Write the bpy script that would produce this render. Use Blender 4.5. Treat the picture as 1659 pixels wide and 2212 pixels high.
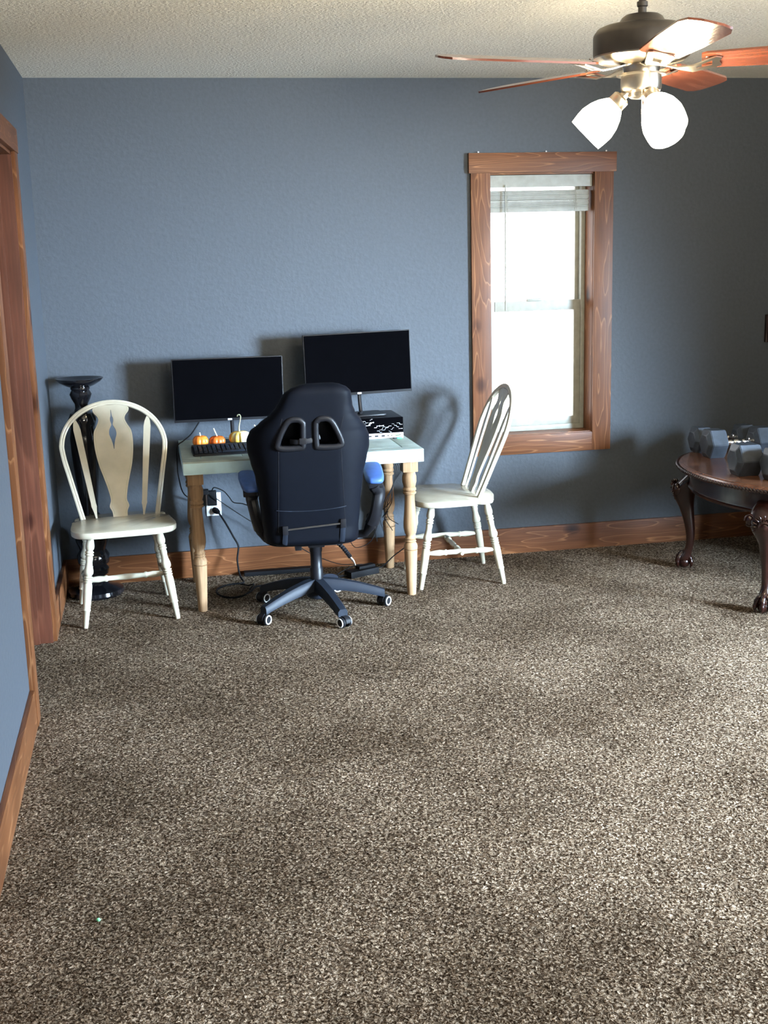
import bpy, bmesh, math, random
from mathutils import Vector, Matrix, Euler
random.seed(7)
PI = math.pi
S = bpy.context.scene
for o in list(bpy.data.objects): bpy.data.objects.remove(o)
COL = S.collection

# ------------------------------------------------------------------ camera
PITCH, ROLL, YAW = 0.2124, -0.0268, 0.1888
CAM = Vector((0.4854, -6.083, 1.6084))
fw = Vector((math.sin(YAW)*math.cos(PITCH), math.cos(YAW)*math.cos(PITCH), -math.sin(PITCH)))
rt0 = Vector((math.cos(YAW), -math.sin(YAW), 0)); up0 = rt0.cross(fw)
rt = rt0*math.cos(ROLL) + up0*math.sin(ROLL); up = -rt0*math.sin(ROLL) + up0*math.cos(ROLL)
cd = bpy.data.cameras.new('camera'); cam = bpy.data.objects.new('camera', cd); COL.objects.link(cam)
M4 = Matrix(((rt.x, up.x, -fw.x, CAM.x), (rt.y, up.y, -fw.y, CAM.y), (rt.z, up.z, -fw.z, CAM.z), (0, 0, 0, 1)))
cam.matrix_world = M4
cd.sensor_fit = 'VERTICAL'; cd.sensor_height = 36.0; cd.lens = 2603.44/2212*36
cd.clip_start = 0.05
S.camera = cam

# ------------------------------------------------------------------ world, lights, exposure
S.view_settings.view_transform = 'Standard'; S.view_settings.look = 'None'
S.view_settings.gamma = 1; S.view_settings.use_curve_mapping = False
S.view_settings.exposure = -0.30
W = bpy.data.worlds.new('sky'); S.world = W; W.use_nodes = True
wn = W.node_tree; wn.nodes.clear()
bg = wn.nodes.new('ShaderNodeBackground'); wo = wn.nodes.new('ShaderNodeOutputWorld')
bg.inputs['Color'].default_value = (0.93, 0.96, 1.0, 1); bg.inputs['Strength'].default_value = 6.5
wn.links.new(bg.outputs[0], wo.inputs[0])

def area(name, loc, target, sx, sy, power, col, spread=180):
    l = bpy.data.lights.new(name, 'AREA'); l.shape = 'RECTANGLE'; l.size = sx; l.size_y = sy
    l.energy = power; l.color = col; l.spread = math.radians(spread)
    o = bpy.data.objects.new(name, l); COL.objects.link(o); o.location = loc
    o.rotation_euler = (Vector(target)-Vector(loc)).to_track_quat('-Z', 'Y').to_euler()
    return o
DAY = (0.59, 0.79, 1.0)
# daylight coming in by the windows of the side wall and of the wall behind the camera
area('daylight_side_window', (5.98, -4.9, 1.40), (1.0, -1.0, -2.4), 1.3, 1.3, 1120, DAY, 84)
area('added_narrow_wall_light', (5.98, -4.9, 1.40), (1.15, 0, 1.10), 1.3, 1.3, 36, DAY, 28)  # added narrow beam, unseen, to brighten the middle of the back wall
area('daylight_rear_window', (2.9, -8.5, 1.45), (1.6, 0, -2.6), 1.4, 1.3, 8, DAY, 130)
# added unseen uplights that brighten the ceiling, standing in for ground bounce
area('added_uplight_side', (5.97, -4.9, 1.30), (2.6, -2.6, 4.6), 1.3, 1.1, 45, (1.0, .95, .84), 96)
area('added_uplight_rear', (2.4, -8.5, 1.30), (1.6, -4.2, 4.6), 1.8, 1.1, 360, (1.0, .93, .77), 90)
sl = bpy.data.lights.new('sun', 'SUN'); sl.energy = 100; sl.angle = math.radians(.6); sl.color = (1, .90, .74)
so_ = bpy.data.objects.new('sun', sl); COL.objects.link(so_); so_.location = (9, -6, 5)
so_.rotation_euler = Vector((-1.0, .50, -.95)).to_track_quat('-Z', 'Y').to_euler()

# ------------------------------------------------------------------ materials
def nt(name):
    m = bpy.data.materials.new(name); m.use_nodes = True
    n = m.node_tree; b = n.nodes['Principled BSDF']
    return m, n, b
def pm(name, col, rough=0.5, metal=0.0, spec=0.5, bump=None, var=None, coat=0):
    m, n, b = nt(name)
    b.inputs['Base Color'].default_value = (*col, 1); b.inputs['Roughness'].default_value = rough
    b.inputs['Metallic'].default_value = metal; b.inputs['Specular IOR Level'].default_value = spec
    b.inputs['Coat Weight'].default_value = coat; b.inputs['Coat Roughness'].default_value = 0.15
    tc = n.nodes.new('ShaderNodeTexCoord')
    sc, amt = var if var else (30, 0.12)
    nz = n.nodes.new('ShaderNodeTexNoise'); nz.inputs['Scale'].default_value = sc; nz.inputs['Detail'].default_value = 4
    n.links.new(tc.outputs['Object'], nz.inputs['Vector'])
    mp = n.nodes.new('ShaderNodeMapRange'); mp.inputs['To Min'].default_value = 1-amt; mp.inputs['To Max'].default_value = 1+amt
    mp.inputs['From Min'].default_value = .3; mp.inputs['From Max'].default_value = .7
    n.links.new(nz.outputs['Fac'], mp.inputs['Value'])
    vm = n.nodes.new('ShaderNodeVectorMath'); vm.operation = 'SCALE'; vm.inputs[0].default_value = col
    n.links.new(mp.outputs[0], vm.inputs['Scale']); n.links.new(vm.outputs[0], b.inputs['Base Color'])
    if bump:
        bz = n.nodes.new('ShaderNodeTexNoise'); bz.inputs['Scale'].default_value = bump[0]; bz.inputs['Detail'].default_value = 3
        n.links.new(tc.outputs['Object'], bz.inputs['Vector'])
        bp = n.nodes.new('ShaderNodeBump'); bp.inputs['Strength'].default_value = bump[1]; bp.inputs['Distance'].default_value = bump[2]
        n.links.new(bz.outputs['Fac'], bp.inputs['Height']); n.links.new(bp.outputs[0], b.inputs['Normal'])
    return m
def ramp(n, stops):
    r = n.nodes.new('ShaderNodeValToRGB'); e = r.color_ramp.elements
    while len(e) < len(stops): e.new(0.5)
    for i, (p, c) in enumerate(stops):
        e[i].position = p; e[i].color = (*c, 1)
    return r
def wood(name, c0, c1, c2, axis='z', rings=14, rough=0.5, knots=True, across=7.0, along=0.7, coat=0, seed=0):
    """stained board: cathedral grain from stretched noise, fine fibre and a few knots"""
    m, n, b = nt(name); L = n.links
    tc = n.nodes.new('ShaderNodeTexCoord'); mp = n.nodes.new('ShaderNodeMapping')
    sc = [across]*3; sc['xyz'.index(axis)] = along
    mp.inputs['Scale'].default_value = sc; mp.inputs['Location'].default_value = (seed*3.1, seed*1.7, seed*2.3)
    L.new(tc.outputs['Object'], mp.inputs['Vector'])
    nz = n.nodes.new('ShaderNodeTexNoise'); nz.inputs['Scale'].default_value = 1.0; nz.inputs['Detail'].default_value = 1.5
    L.new(mp.outputs[0], nz.inputs['Vector'])
    mu = n.nodes.new('ShaderNodeMath'); mu.operation = 'MULTIPLY'; mu.inputs[1].default_value = rings; L.new(nz.outputs['Fac'], mu.inputs[0])
    fr = n.nodes.new('ShaderNodeMath'); fr.operation = 'FRACT'; L.new(mu.outputs[0], fr.inputs[0])
    rp = ramp(n, [(0.0, c0), (0.84, c1), (0.94, c2), (1.0, c0)]); L.new(fr.outputs[0], rp.inputs[0])
    m2 = n.nodes.new('ShaderNodeMapping'); s2 = [110.0]*3; s2['xyz'.index(axis)] = 5; m2.inputs['Scale'].default_value = s2
    L.new(tc.outputs['Object'], m2.inputs['Vector'])
    n2 = n.nodes.new('ShaderNodeTexNoise'); n2.inputs['Scale'].default_value = 1; n2.inputs['Detail'].default_value = 3; L.new(m2.outputs[0], n2.inputs['Vector'])
    r2 = ramp(n, [(0.25, (.72,)*3), (0.75, (1.15,)*3)]); L.new(n2.outputs['Fac'], r2.inputs[0])
    mx = n.nodes.new('ShaderNodeMix'); mx.data_type = 'RGBA'; mx.blend_type = 'MULTIPLY'; mx.inputs['Factor'].default_value = 1
    L.new(rp.outputs[0], mx.inputs['A']); L.new(r2.outputs[0], mx.inputs['B'])
    n3 = n.nodes.new('ShaderNodeTexNoise'); n3.inputs['Scale'].default_value = 2.4; n3.inputs['Detail'].default_value = 2; L.new(tc.outputs['Object'], n3.inputs['Vector'])
    r3 = ramp(n, [(0.3, (.72, .68, .66)), (0.7, (1.12, 1.12, 1.12))]); L.new(n3.outputs['Fac'], r3.inputs[0])
    mx3 = n.nodes.new('ShaderNodeMix'); mx3.data_type = 'RGBA'; mx3.blend_type = 'MULTIPLY'; mx3.inputs['Factor'].default_value = 1
    L.new(mx.outputs['Result'], mx3.inputs['A']); L.new(r3.outputs[0], mx3.inputs['B'])
    out = mx3.outputs['Result']
    if knots:
        mk = n.nodes.new('ShaderNodeMapping'); sk = [1.0]*3; sk['xyz'.index(axis)] = 0.62; mk.inputs['Scale'].default_value = sk
        mk.inputs['Location'].default_value = (seed*.7, .3*seed, .41+seed)
        L.new(tc.outputs['Object'], mk.inputs['Vector'])
        v = n.nodes.new('ShaderNodeTexVoronoi'); v.inputs['Scale'].default_value = 4.2; L.new(mk.outputs[0], v.inputs['Vector'])
        rk = ramp(n, [(0.05, (.12, .08, .07)), (0.10, (.42, .33, .3)), (0.16, (1, 1, 1))]); L.new(v.outputs['Distance'], rk.inputs[0])
        mk2 = n.nodes.new('ShaderNodeMix'); mk2.data_type = 'RGBA'; mk2.blend_type = 'MULTIPLY'; mk2.inputs['Factor'].default_value = 1
        L.new(out, mk2.inputs['A']); L.new(rk.outputs[0], mk2.inputs['B']); out = mk2.outputs['Result']
    L.new(out, b.inputs['Base Color']); b.inputs['Roughness'].default_value = rough; b.inputs['Specular IOR Level'].default_value = .22 if coat == 0 else .4
    b.inputs['Coat Weight'].default_value = coat; b.inputs['Coat Roughness'].default_value = 0.12
    bp = n.nodes.new('ShaderNodeBump'); bp.inputs['Strength'].default_value = .25; bp.inputs['Distance'].default_value = .001
    L.new(n2.outputs['Fac'], bp.inputs['Height']); L.new(bp.outputs[0], b.inputs['Normal'])
    return m
def plaster(name, col, rough, s1, strength, dist, s2=None):
    m, n, b = nt(name); L = n.links
    tc = n.nodes.new('ShaderNodeTexCoord')
    a = n.nodes.new('ShaderNodeTexNoise'); a.inputs['Scale'].default_value = s1; a.inputs['Detail'].default_value = 4; a.inputs['Roughness'].default_value = .55
    L.new(tc.outputs['Object'], a.inputs['Vector'])
    r = ramp(n, [(0.42, (0, 0, 0)), (0.62, (1, 1, 1))]); L.new(a.outputs['Fac'], r.inputs[0])
    bp = n.nodes.new('ShaderNodeBump'); bp.inputs['Strength'].default_value = strength; bp.inputs['Distance'].default_value = dist
    L.new(r.outputs[0], bp.inputs['Height']); L.new(bp.outputs[0], b.inputs['Normal'])
    n3 = n.nodes.new('ShaderNodeTexNoise'); n3.inputs['Scale'].default_value = 60 if s2 is None else s2; n3.inputs['Detail'].default_value = 3; L.new(tc.outputs['Object'], n3.inputs['Vector'])
    lo = tuple(c*.93 for c in col); hi = tuple(min(1, c*1.07) for c in col)
    r3 = ramp(n, [(0.3, lo), (0.7, hi)]); L.new(n3.outputs['Fac'], r3.inputs[0]); L.new(r3.outputs[0], b.inputs['Base Color'])
    b.inputs['Roughness'].default_value = rough; b.inputs['Specular IOR Level'].default_value = .35
    return m
def emis(name, col, st):
    m = bpy.data.materials.new(name); m.use_nodes = True; n = m.node_tree; n.nodes.clear()
    e = n.nodes.new('ShaderNodeEmission'); e.inputs[0].default_value = (*col, 1); e.inputs[1].default_value = st
    o = n.nodes.new('ShaderNodeOutputMaterial'); n.links.new(e.outputs[0], o.inputs[0]); return m

M = {}
M['wall'] = plaster('blue_grey_paint', (.057, .066, .079), .62, 42, .20, .0028)
M['ceil'] = plaster('popcorn_ceiling', (0.88, 0.84, 0.74), .9, 75, .9, .006, 90)
C0, C1, C2 = (.125, .046, .017), (.155, .058, .022), (.27, .122, .052)
M['trim_x'] = wood('stained_pine_level', C0, C1, C2, 'x', 9, .42, across=13, along=1.5)
M['trim_z'] = wood('stained_pine_upright', C0, C1, C2, 'z', 9, .42, seed=1, across=13, along=1.5)
M['trim_y'] = wood('stained_pine_side', C0, C1, C2, 'y', 9, .42, seed=2, across=13, along=1.5)
M['jamb'] = wood('stained_pine_jamb', (.085, .028, .015), (.10, .033, .018), (.135, .048, .026), 'z', 6, .5, seed=3)
M['legwood'] = wood('raw_turned_wood', (.36, .225, .12), (.40, .255, .14), (.46, .30, .17), 'z', 4, .6, False)
M['vinyl'] = pm('white_vinyl', (.28, .275, .23), .4)
M['cream'] = pm('worn_cream_paint', (.51, .465, .36), .22, coat=.7, var=(9, .13))
M['aqua'] = pm('pale_aqua_paint', (.54, .77, .84), .5, var=(14, .10))
M['aqua_top'] = pm('worn_aqua_top', (.36, .44, .41), .45, var=(12, .2))
M['bleather'] = pm('black_leatherette', (.0022, .0030, .0058), .6, spec=.10, bump=(420, .2, .0005))
M['bplastic'] = pm('black_plastic', (.007, .007, .009), .42, spec=.28)
M['bplastic_soft'] = pm('dark_blue_black_plastic', (.011, .015, .024), .5, spec=.22)
M['bluepad'] = pm('blue_pad', (.045, .11, .34), .5)
M['screen'] = pm('dark_screen', (.0015, .0015, .002), .6, spec=.0)
M['chrome'] = pm('chrome', (.75, .75, .76), .16, 1.0)
M['nickel'] = pm('brushed_nickel', (.52, .47, .40), .28, 1.0)
M['pewter'] = pm('pewter_housing', (.060, .052, .046), .42, .5)
M['blacklac'] = pm('black_lacquer', (.006, .006, .008), .1, spec=.6)
M['white'] = pm('white_plastic', (.75, .76, .78), .4)
M['mahog'] = wood('mahogany', (.016, .0040, .0027), (.019, .005, .0033), (.026, .007, .0045), 'y', 4, .25, False, coat=.3)
M['mahog_top'] = wood('mahogany_top', (.12, .048, .024), (.17, .074, .038), (.23, .11, .06), 'x', 7, .22, False, across=12, coat=.5)
M['iron'] = pm('grey_hex_iron', (.045, .054, .068), .38, .25, var=(25, .25), bump=(90, .3, .001))
M['orange'] = pm('pumpkin_orange', (.72, .20, .022), .45, var=(40, .2))
M['orange2'] = pm('pumpkin_deep_orange', (.60, .12, .014), .45, var=(40, .25))
M['stem'] = pm('pale_stem', (.62, .56, .38), .6)
M['stem2'] = pm('grey_green_stem', (.33, .32, .20), .6)
M['blind'] = pm('blind_slat', (.26, .26, .23), .5)
M['blade'] = wood('fan_blade_wood', (.15, .044, .023), (.20, .062, .034), (.25, .085, .048), 'x', 8, .2, False, coat=.5)
M['lamp'] = emis('glowing_frosted_glass', (1.0, .84, .56), 140)
M['green'] = pm('green_plastic', (.03, .42, .13), .4)
M['green2'] = pm('pale_green', (.25, .75, .38), .6)
M['cabl'] = pm('black_cable', (.005, .005, .006), .6, spec=.12)

def carpet():
    m, n, b = nt('brown_beige_carpet'); L = n.links
    tc = n.nodes.new('ShaderNodeTexCoord')
    wrp = n.nodes.new('ShaderNodeTexNoise'); wrp.inputs['Scale'].default_value = 70; wrp.inputs['Detail'].default_value = 2; L.new(tc.outputs['Object'], wrp.inputs['Vector'])
    sc = n.nodes.new('ShaderNodeVectorMath'); sc.operation = 'MULTIPLY_ADD'; sc.inputs[1].default_value = (.022,)*3; L.new(wrp.outputs['Color'], sc.inputs[0]); L.new(tc.outputs['Object'], sc.inputs[2])
    v = n.nodes.new('ShaderNodeTexVoronoi'); v.inputs['Scale'].default_value = 95; L.new(sc.outputs[0], v.inputs['Vector'])
    f = n.nodes.new('ShaderNodeTexNoise'); f.inputs['Scale'].default_value = 120; f.inputs['Detail'].default_value = 3; f.inputs['Roughness'].default_value = .7; L.new(sc.outputs[0], f.inputs['Vector'])
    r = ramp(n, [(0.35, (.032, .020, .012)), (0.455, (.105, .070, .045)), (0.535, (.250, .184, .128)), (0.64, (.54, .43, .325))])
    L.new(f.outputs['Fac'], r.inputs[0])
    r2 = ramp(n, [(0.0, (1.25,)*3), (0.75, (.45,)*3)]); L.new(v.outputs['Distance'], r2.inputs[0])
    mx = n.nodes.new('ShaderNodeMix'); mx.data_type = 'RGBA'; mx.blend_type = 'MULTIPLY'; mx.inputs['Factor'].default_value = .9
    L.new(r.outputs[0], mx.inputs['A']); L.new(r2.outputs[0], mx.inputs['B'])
    big = n.nodes.new('ShaderNodeTexNoise'); big.inputs['Scale'].default_value = 2.0; big.inputs['Detail'].default_value = 3; L.new(tc.outputs['Object'], big.inputs['Vector'])  # broad mottling: pile nap, deepened to paint in patches of sunlight
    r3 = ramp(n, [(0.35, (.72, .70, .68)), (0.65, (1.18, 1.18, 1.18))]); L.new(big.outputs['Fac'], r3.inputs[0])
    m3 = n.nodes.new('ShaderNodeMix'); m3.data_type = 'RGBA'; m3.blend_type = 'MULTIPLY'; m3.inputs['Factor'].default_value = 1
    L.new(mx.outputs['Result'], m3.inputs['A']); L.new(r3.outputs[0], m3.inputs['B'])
    L.new(m3.outputs['Result'], b.inputs['Base Color'])
    b.inputs['Roughness'].default_value = 1; b.inputs['Specular IOR Level'].default_value = 0
    b.inputs['Sheen Weight'].default_value = 0
    ad = n.nodes.new('ShaderNodeMath'); ad.operation = 'SUBTRACT'; L.new(f.outputs['Fac'], ad.inputs[0]); L.new(v.outputs['Distance'], ad.inputs[1])
    bp = n.nodes.new('ShaderNodeBump'); bp.inputs['Strength'].default_value = 1; bp.inputs['Distance'].default_value = .012
    L.new(ad.outputs[0], bp.inputs['Height']); L.new(bp.outputs[0], b.inputs['Normal'])
    return m
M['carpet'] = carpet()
def glass():
    m = bpy.data.materials.new('window_glass'); m.use_nodes = True; n = m.node_tree; n.nodes.clear()
    t = n.nodes.new('ShaderNodeBsdfTransparent'); g = n.nodes.new('ShaderNodeBsdfGlossy'); g.inputs['Roughness'].default_value = .02
    x = n.nodes.new('ShaderNodeMixShader'); x.inputs[0].default_value = .05
    o = n.nodes.new('ShaderNodeOutputMaterial'); n.links.new(t.outputs[0], x.inputs[1]); n.links.new(g.outputs[0], x.inputs[2]); n.links.new(x.outputs[0], o.inputs[0]); return m
M['glass'] = glass()
def gourd():
    m, n, b = nt('striped_gourd'); L = n.links
    tc = n.nodes.new('ShaderNodeTexCoord'); nz = n.nodes.new('ShaderNodeTexNoise'); nz.inputs['Scale'].default_value = 26; nz.inputs['Detail'].default_value = 2
    mp = n.nodes.new('ShaderNodeMapping'); mp.inputs['Scale'].default_value = (1, 1, .25); L.new(tc.outputs['Object'], mp.inputs[0]); L.new(mp.outputs[0], nz.inputs['Vector'])
    r = ramp(n, [(0.38, (.75, .45, .05)), (0.5, (.78, .62, .22)), (0.56, (.74, .70, .52))]); L.new(nz.outputs['Fac'], r.inputs[0]); L.new(r.outputs[0], b.inputs['Base Color'])
    b.inputs['Roughness'].default_value = .5; return m
M['gourd'] = gourd()

# ------------------------------------------------------------------ mesh helpers
def frame(a, b_):
    """matrix whose Z runs from a to b_, origin a"""
    d = (Vector(b_)-Vector(a)); q = d.to_track_quat('Z', 'Y'); return Matrix.Translation(Vector(a)) @ q.to_matrix().to_4x4(), d.length
class MB:
    def __init__(s): s.bm = bmesh.new()
    def box(s, c, sz, bev=0.0, rot=None, seg=2):
        r = bmesh.ops.create_cube(s.bm, size=1.0); vs = r['verts']
        mt = Matrix.Translation(Vector(c)) @ (rot if rot is not None else Matrix.Identity(4)) @ Matrix.Diagonal((*sz, 1))
        bmesh.ops.transform(s.bm, matrix=mt, verts=vs)
        if bev:
            es = list({e for v in vs for e in v.link_edges})
            bmesh.ops.bevel(s.bm, geom=es, offset=bev, segments=seg, affect='EDGES', profile=.7)
        return s
    def b2(s, a, b_, bev=0.0):
        a, b_ = Vector(a), Vector(b_); return s.box((a+b_)/2, [abs(x) for x in (b_-a)], bev)
    def lathe(s, prof, mt=None, seg=24, squash=None):
        """prof: list of (r, z)"""
        mt = mt if mt is not None else Matrix.Identity(4); rings = []
        for r, z in prof:
            if r < 1e-5: rings.append([s.bm.verts.new(mt @ Vector((0, 0, z)))])
            else: rings.append([s.bm.verts.new(mt @ Vector((r*math.cos(2*PI*k/seg), r*math.sin(2*PI*k/seg), z))) for k in range(seg)])
        for A, B in zip(rings, rings[1:]):
            for k in range(seg):
                k2 = (k+1) % seg
                if len(A) == 1 and len(B) == 1: continue
                if len(A) == 1: s.bm.faces.new((A[0], B[k2], B[k]))
                elif len(B) == 1: s.bm.faces.new((A[k], A[k2], B[0]))
                else: s.bm.faces.new((A[k], A[k2], B[k2], B[k]))
        for R, fl in ((rings[0], 1), (rings[-1], 0)):
            if len(R) > 1: s.bm.faces.new(R[::-1] if fl else R)
        return s
    def turned(s, a, b_, prof, seg=20):
        """prof: (t 0..1, r) along a->b_"""
        mt, L = frame(a, b_); return s.lathe([(r, t*L) for t, r in prof], mt, seg)
    def tube(s, pts, r, seg=8, closed=False, flat=None, upv=None):
        pts = [Vector(p) for p in pts]; n = len(pts); rings = []; rad = r if isinstance(r, (list, tuple)) else [r]*n
        prev = None
        for i, p in enumerate(pts):
            if closed: d = pts[(i+1) % n]-pts[i-1]
            else: d = pts[min(i+1, n-1)]-pts[max(i-1, 0)]
            d.normalize()
            ref = Vector(upv) if upv else (prev if prev else (Vector((0, 0, 1)) if abs(d.z) < .9 else Vector((1, 0, 0))))
            u = (ref - d*ref.dot(d)); 
            if u.length < 1e-6: u = d.orthogonal()
            u.normalize(); w = d.cross(u); prev = u
            fu, fv = (flat if flat else (1, 1))
            rings.append([s.bm.verts.new(p + u*math.cos(2*PI*k/seg+PI/seg)*rad[i]*fu + w*math.sin(2*PI*k/seg+PI/seg)*rad[i]*fv) for k in range(seg)])
        m = n if closed else n-1
        for i in range(m):
            A, B = rings[i], rings[(i+1) % n]
            for k in range(seg): s.bm.faces.new((A[k], A[(k+1) % seg], B[(k+1) % seg], B[k]))
        if not closed:
            s.bm.faces.new(rings[0][::-1]); s.bm.faces.new(rings[-1])
        return s
    def plate(s, outer, holes, thick, fn, bev=0):
        """outer, holes: 2D loops; fn(u, v, d) -> point; d 0..thick"""
        b = bmesh.new(); ed = []
        for lp in [outer]+list(holes):
            vs = [b.verts.new((p[0], p[1], 0)) for p in lp]
            for i in range(len(vs)): ed.append(b.edges.new((vs[i], vs[(i+1) % len(vs)])))
        bmesh.ops.triangle_fill(b, edges=ed, use_beauty=True, use_dissolve=False)
        r = bmesh.ops.extrude_face_region(b, geom=list(b.faces))
        for v in r['geom']:
            if isinstance(v, bmesh.types.BMVert): v.co.z = thick
        bmesh.ops.recalc_face_normals(b, faces=b.faces)
        mp = {}
        for v in b.verts: mp[v] = s.bm.verts.new(fn(v.co.x, v.co.y, v.co.z))
        for f in b.faces: s.bm.faces.new([mp[v] for v in f.verts])
        b.free(); return s
    def ball(s, c, r, sc=(1, 1, 1), rot=None, u=14, v=10):
        mt = Matrix.Translation(Vector(c)) @ (rot if rot is not None else Matrix.Identity(4)) @ Matrix.Diagonal((r*sc[0], r*sc[1], r*sc[2], 1))
        bmesh.ops.create_uvsphere(s.bm, u_segments=u, v_segments=v, radius=1, matrix=mt); return s
    def loft(s, rings):
        R = [[s.bm.verts.new(p) for p in r] for r in rings]
        for A, B in zip(R, R[1:]):
            n = len(A)
            for k in range(n): s.bm.faces.new((A[k], A[(k+1) % n], B[(k+1) % n], B[k]))
        s.bm.faces.new(R[0][::-1]); s.bm.faces.new(R[-1]); return s
    def build(s, name, mat, parent=None, smooth=35, mt=None):
        bmesh.ops.recalc_face_normals(s.bm, faces=s.bm.faces)
        me = bpy.data.meshes.new(name); s.bm.to_mesh(me); s.bm.free()
        if mt is not None: me.transform(mt)
        me.materials.append(M[mat] if isinstance(mat, str) else mat)
        if smooth:
            for p in me.polygons: p.use_smooth = True
            me.set_sharp_from_angle(angle=math.radians(smooth))
        o = bpy.data.objects.new(name, me); COL.objects.link(o)
        if parent: o.parent = parent
        return o
def thing(name, label, cat, loc=(0, 0, 0), rz=0.0, group=None, rot=None):
    o = bpy.data.objects.new(name, None); COL.objects.link(o); o.empty_display_size = .05
    o.location = loc; o.rotation_euler = rot if rot else (0, 0, rz); tag(o, label, cat, group); return o
def tag(o, label, cat, group=None):
    o['label'] = label; o['category'] = cat
    if group: o['group'] = group
    return o
def struct(o): o['kind'] = 'structure'; return o
def copy_tree(o, parent=None):
    c = o.copy(); COL.objects.link(c)
    if parent: c.parent = parent
    for ch in list(o.children): copy_tree(ch, c)
    return c
def smooth_path(pts, n=8):
    """Catmull-Rom through points"""
    P = [Vector(p) for p in pts]; P = [P[0]*2-P[1]]+P+[P[-1]*2-P[-2]]; out = []
    for i in range(1, len(P)-2):
        p0, p1, p2, p3 = P[i-1:i+3]
        for k in range(n):
            t = k/n; out.append(.5*((2*p1)+(p2-p0)*t+(2*p0-5*p1+4*p2-p3)*t*t+(3*p1-p0-3*p2+p3)*t**3))
    out.append(P[-2]); return out
def RX(a): return Matrix.Rotation(math.radians(a), 4, 'X')
def RY(a): return Matrix.Rotation(math.radians(a), 4, 'Y')
def RZ(a): return Matrix.Rotation(math.radians(a), 4, 'Z')
def T(*p): return Matrix.Translation(Vector(p))

# ------------------------------------------------------------------ room shell
H = 2.44; YB = -8.6; XR = 6.05; XJ = 4.25; YJ = -2.0
WT = .18
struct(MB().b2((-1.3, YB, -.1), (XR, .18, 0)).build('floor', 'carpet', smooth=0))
struct(MB().b2((-1.3, YB, H), (XR+.1, .18, H+.1)).build('ceiling', 'ceil', smooth=0))
WX0, WX1, WZ0, WZ1 = 2.225, 2.800, .632, 1.990      # rough window opening
def ring_wall(name, quads):
    w = MB()
    for a, b_ in quads: w.b2(a, b_)
    return struct(w.build(name, 'wall', smooth=0))
ring_wall('wall_back', [((-.12, 0, 0), (WX0, WT, H)), ((WX1, 0, 0), (XJ+.1, WT, H)), ((WX0, 0, 0), (WX1, WT, WZ0)), ((WX0, 0, WZ1), (WX1, WT, H))])
DY0, DY1, DZ = -1.815, -.915, 2.045                 # doorway in the left wall
ring_wall('wall_left', [((-.12, DY1, 0), (0, 0, H)), ((-.12, YB, 0), (0, DY0, H)), ((-.12, DY0, DZ), (0, DY1, H))])
SY0, SY1, SZ0, SZ1 = -5.6, -4.2, .75, 2.05          # side window that lets the sun in, right of the camera
ring_wall('wall_right', [((XJ, YJ, 0), (XJ+.1, 0, H)), ((XJ+.1, YJ, 0), (XR, YJ+.1, H)), ((XR, YB, 0), (XR+.1, -8.3, H)), ((XR, -6.1, 0), (XR+.1, SY0, H)), ((XR, -8.3, 2.08), (XR+.1, -6.1, H)), ((XR, SY1, 0), (XR+.1, YJ+.1, H)), ((XR, SY0, 0), (XR+.1, SY1, SZ0)), ((XR, SY0, SZ1), (XR+.1, SY1, H))])  # unseen: jog placed to shade the back wall, rear opening added for more sun
ring_wall('wall_rear', [((-.12, YB-.1, 0), (XR, YB, H))])
ring_wall('wall_hallway', [((-1.4, YB, 0), (-1.3, .1, H)), ((-1.3, -.3, 0), (-.12, -.2, H)), ((-1.3, -3.2, 0), (-.12, -3.1, H))])

# baseboards
TH = .018; BH = .139
struct(MB().b2((TH, -TH, 0), (XJ, 0, BH), .003).build('baseboard_back', 'trim_x'))
b = MB().b2((0, DY1+.10, 0), (TH, 0, BH), .003); struct(b.build('baseboard_left', 'trim_y'))
b = MB().b2((0, YB, 0), (TH, DY0-.10, BH), .003); struct(b.build('baseboard_left.001', 'trim_y'))
b = MB().b2((XJ-TH, YJ, 0), (XJ, -TH, BH), .003); struct(b.build('baseboard_right', 'trim_y'))

# doorway: casings and jambs, nothing hung in it
CW = .095
door = thing('door_1', 'stained knotty pine doorway in the left wall', 'doorway'); del door['label']; del door['category']; struct(door)
MB().b2((0, DY1, 0), (.020, DY1+CW, 2.05), .002).build('casing', 'trim_z', door)
MB().b2((0, DY0-CW, 0), (.020, DY0, 2.05), .002).build('casing', 'trim_z', door)
MB().b2((0, DY0-CW-.012, 2.037), (.024, DY1+CW+.012, 2.132), .002).build('head_casing', 'trim_y', door)
MB().b2((-.13, DY1-.02, 0), (.004, DY1, DZ), .001).build('jamb', 'jamb', door)
MB().b2((-.13, DY0, 0), (.004, DY0+.02, DZ), .001).build('jamb', 'jamb', door)
MB().b2((-.13, DY0, DZ-.02), (.004, DY1, DZ), .001).build('head_jamb', 'trim_y', door)
MB().b2((-.085, DY1-.032, 0), (-.05, DY1-.02, DZ-.02), .001).build('door_stop', 'jamb', door)

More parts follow.
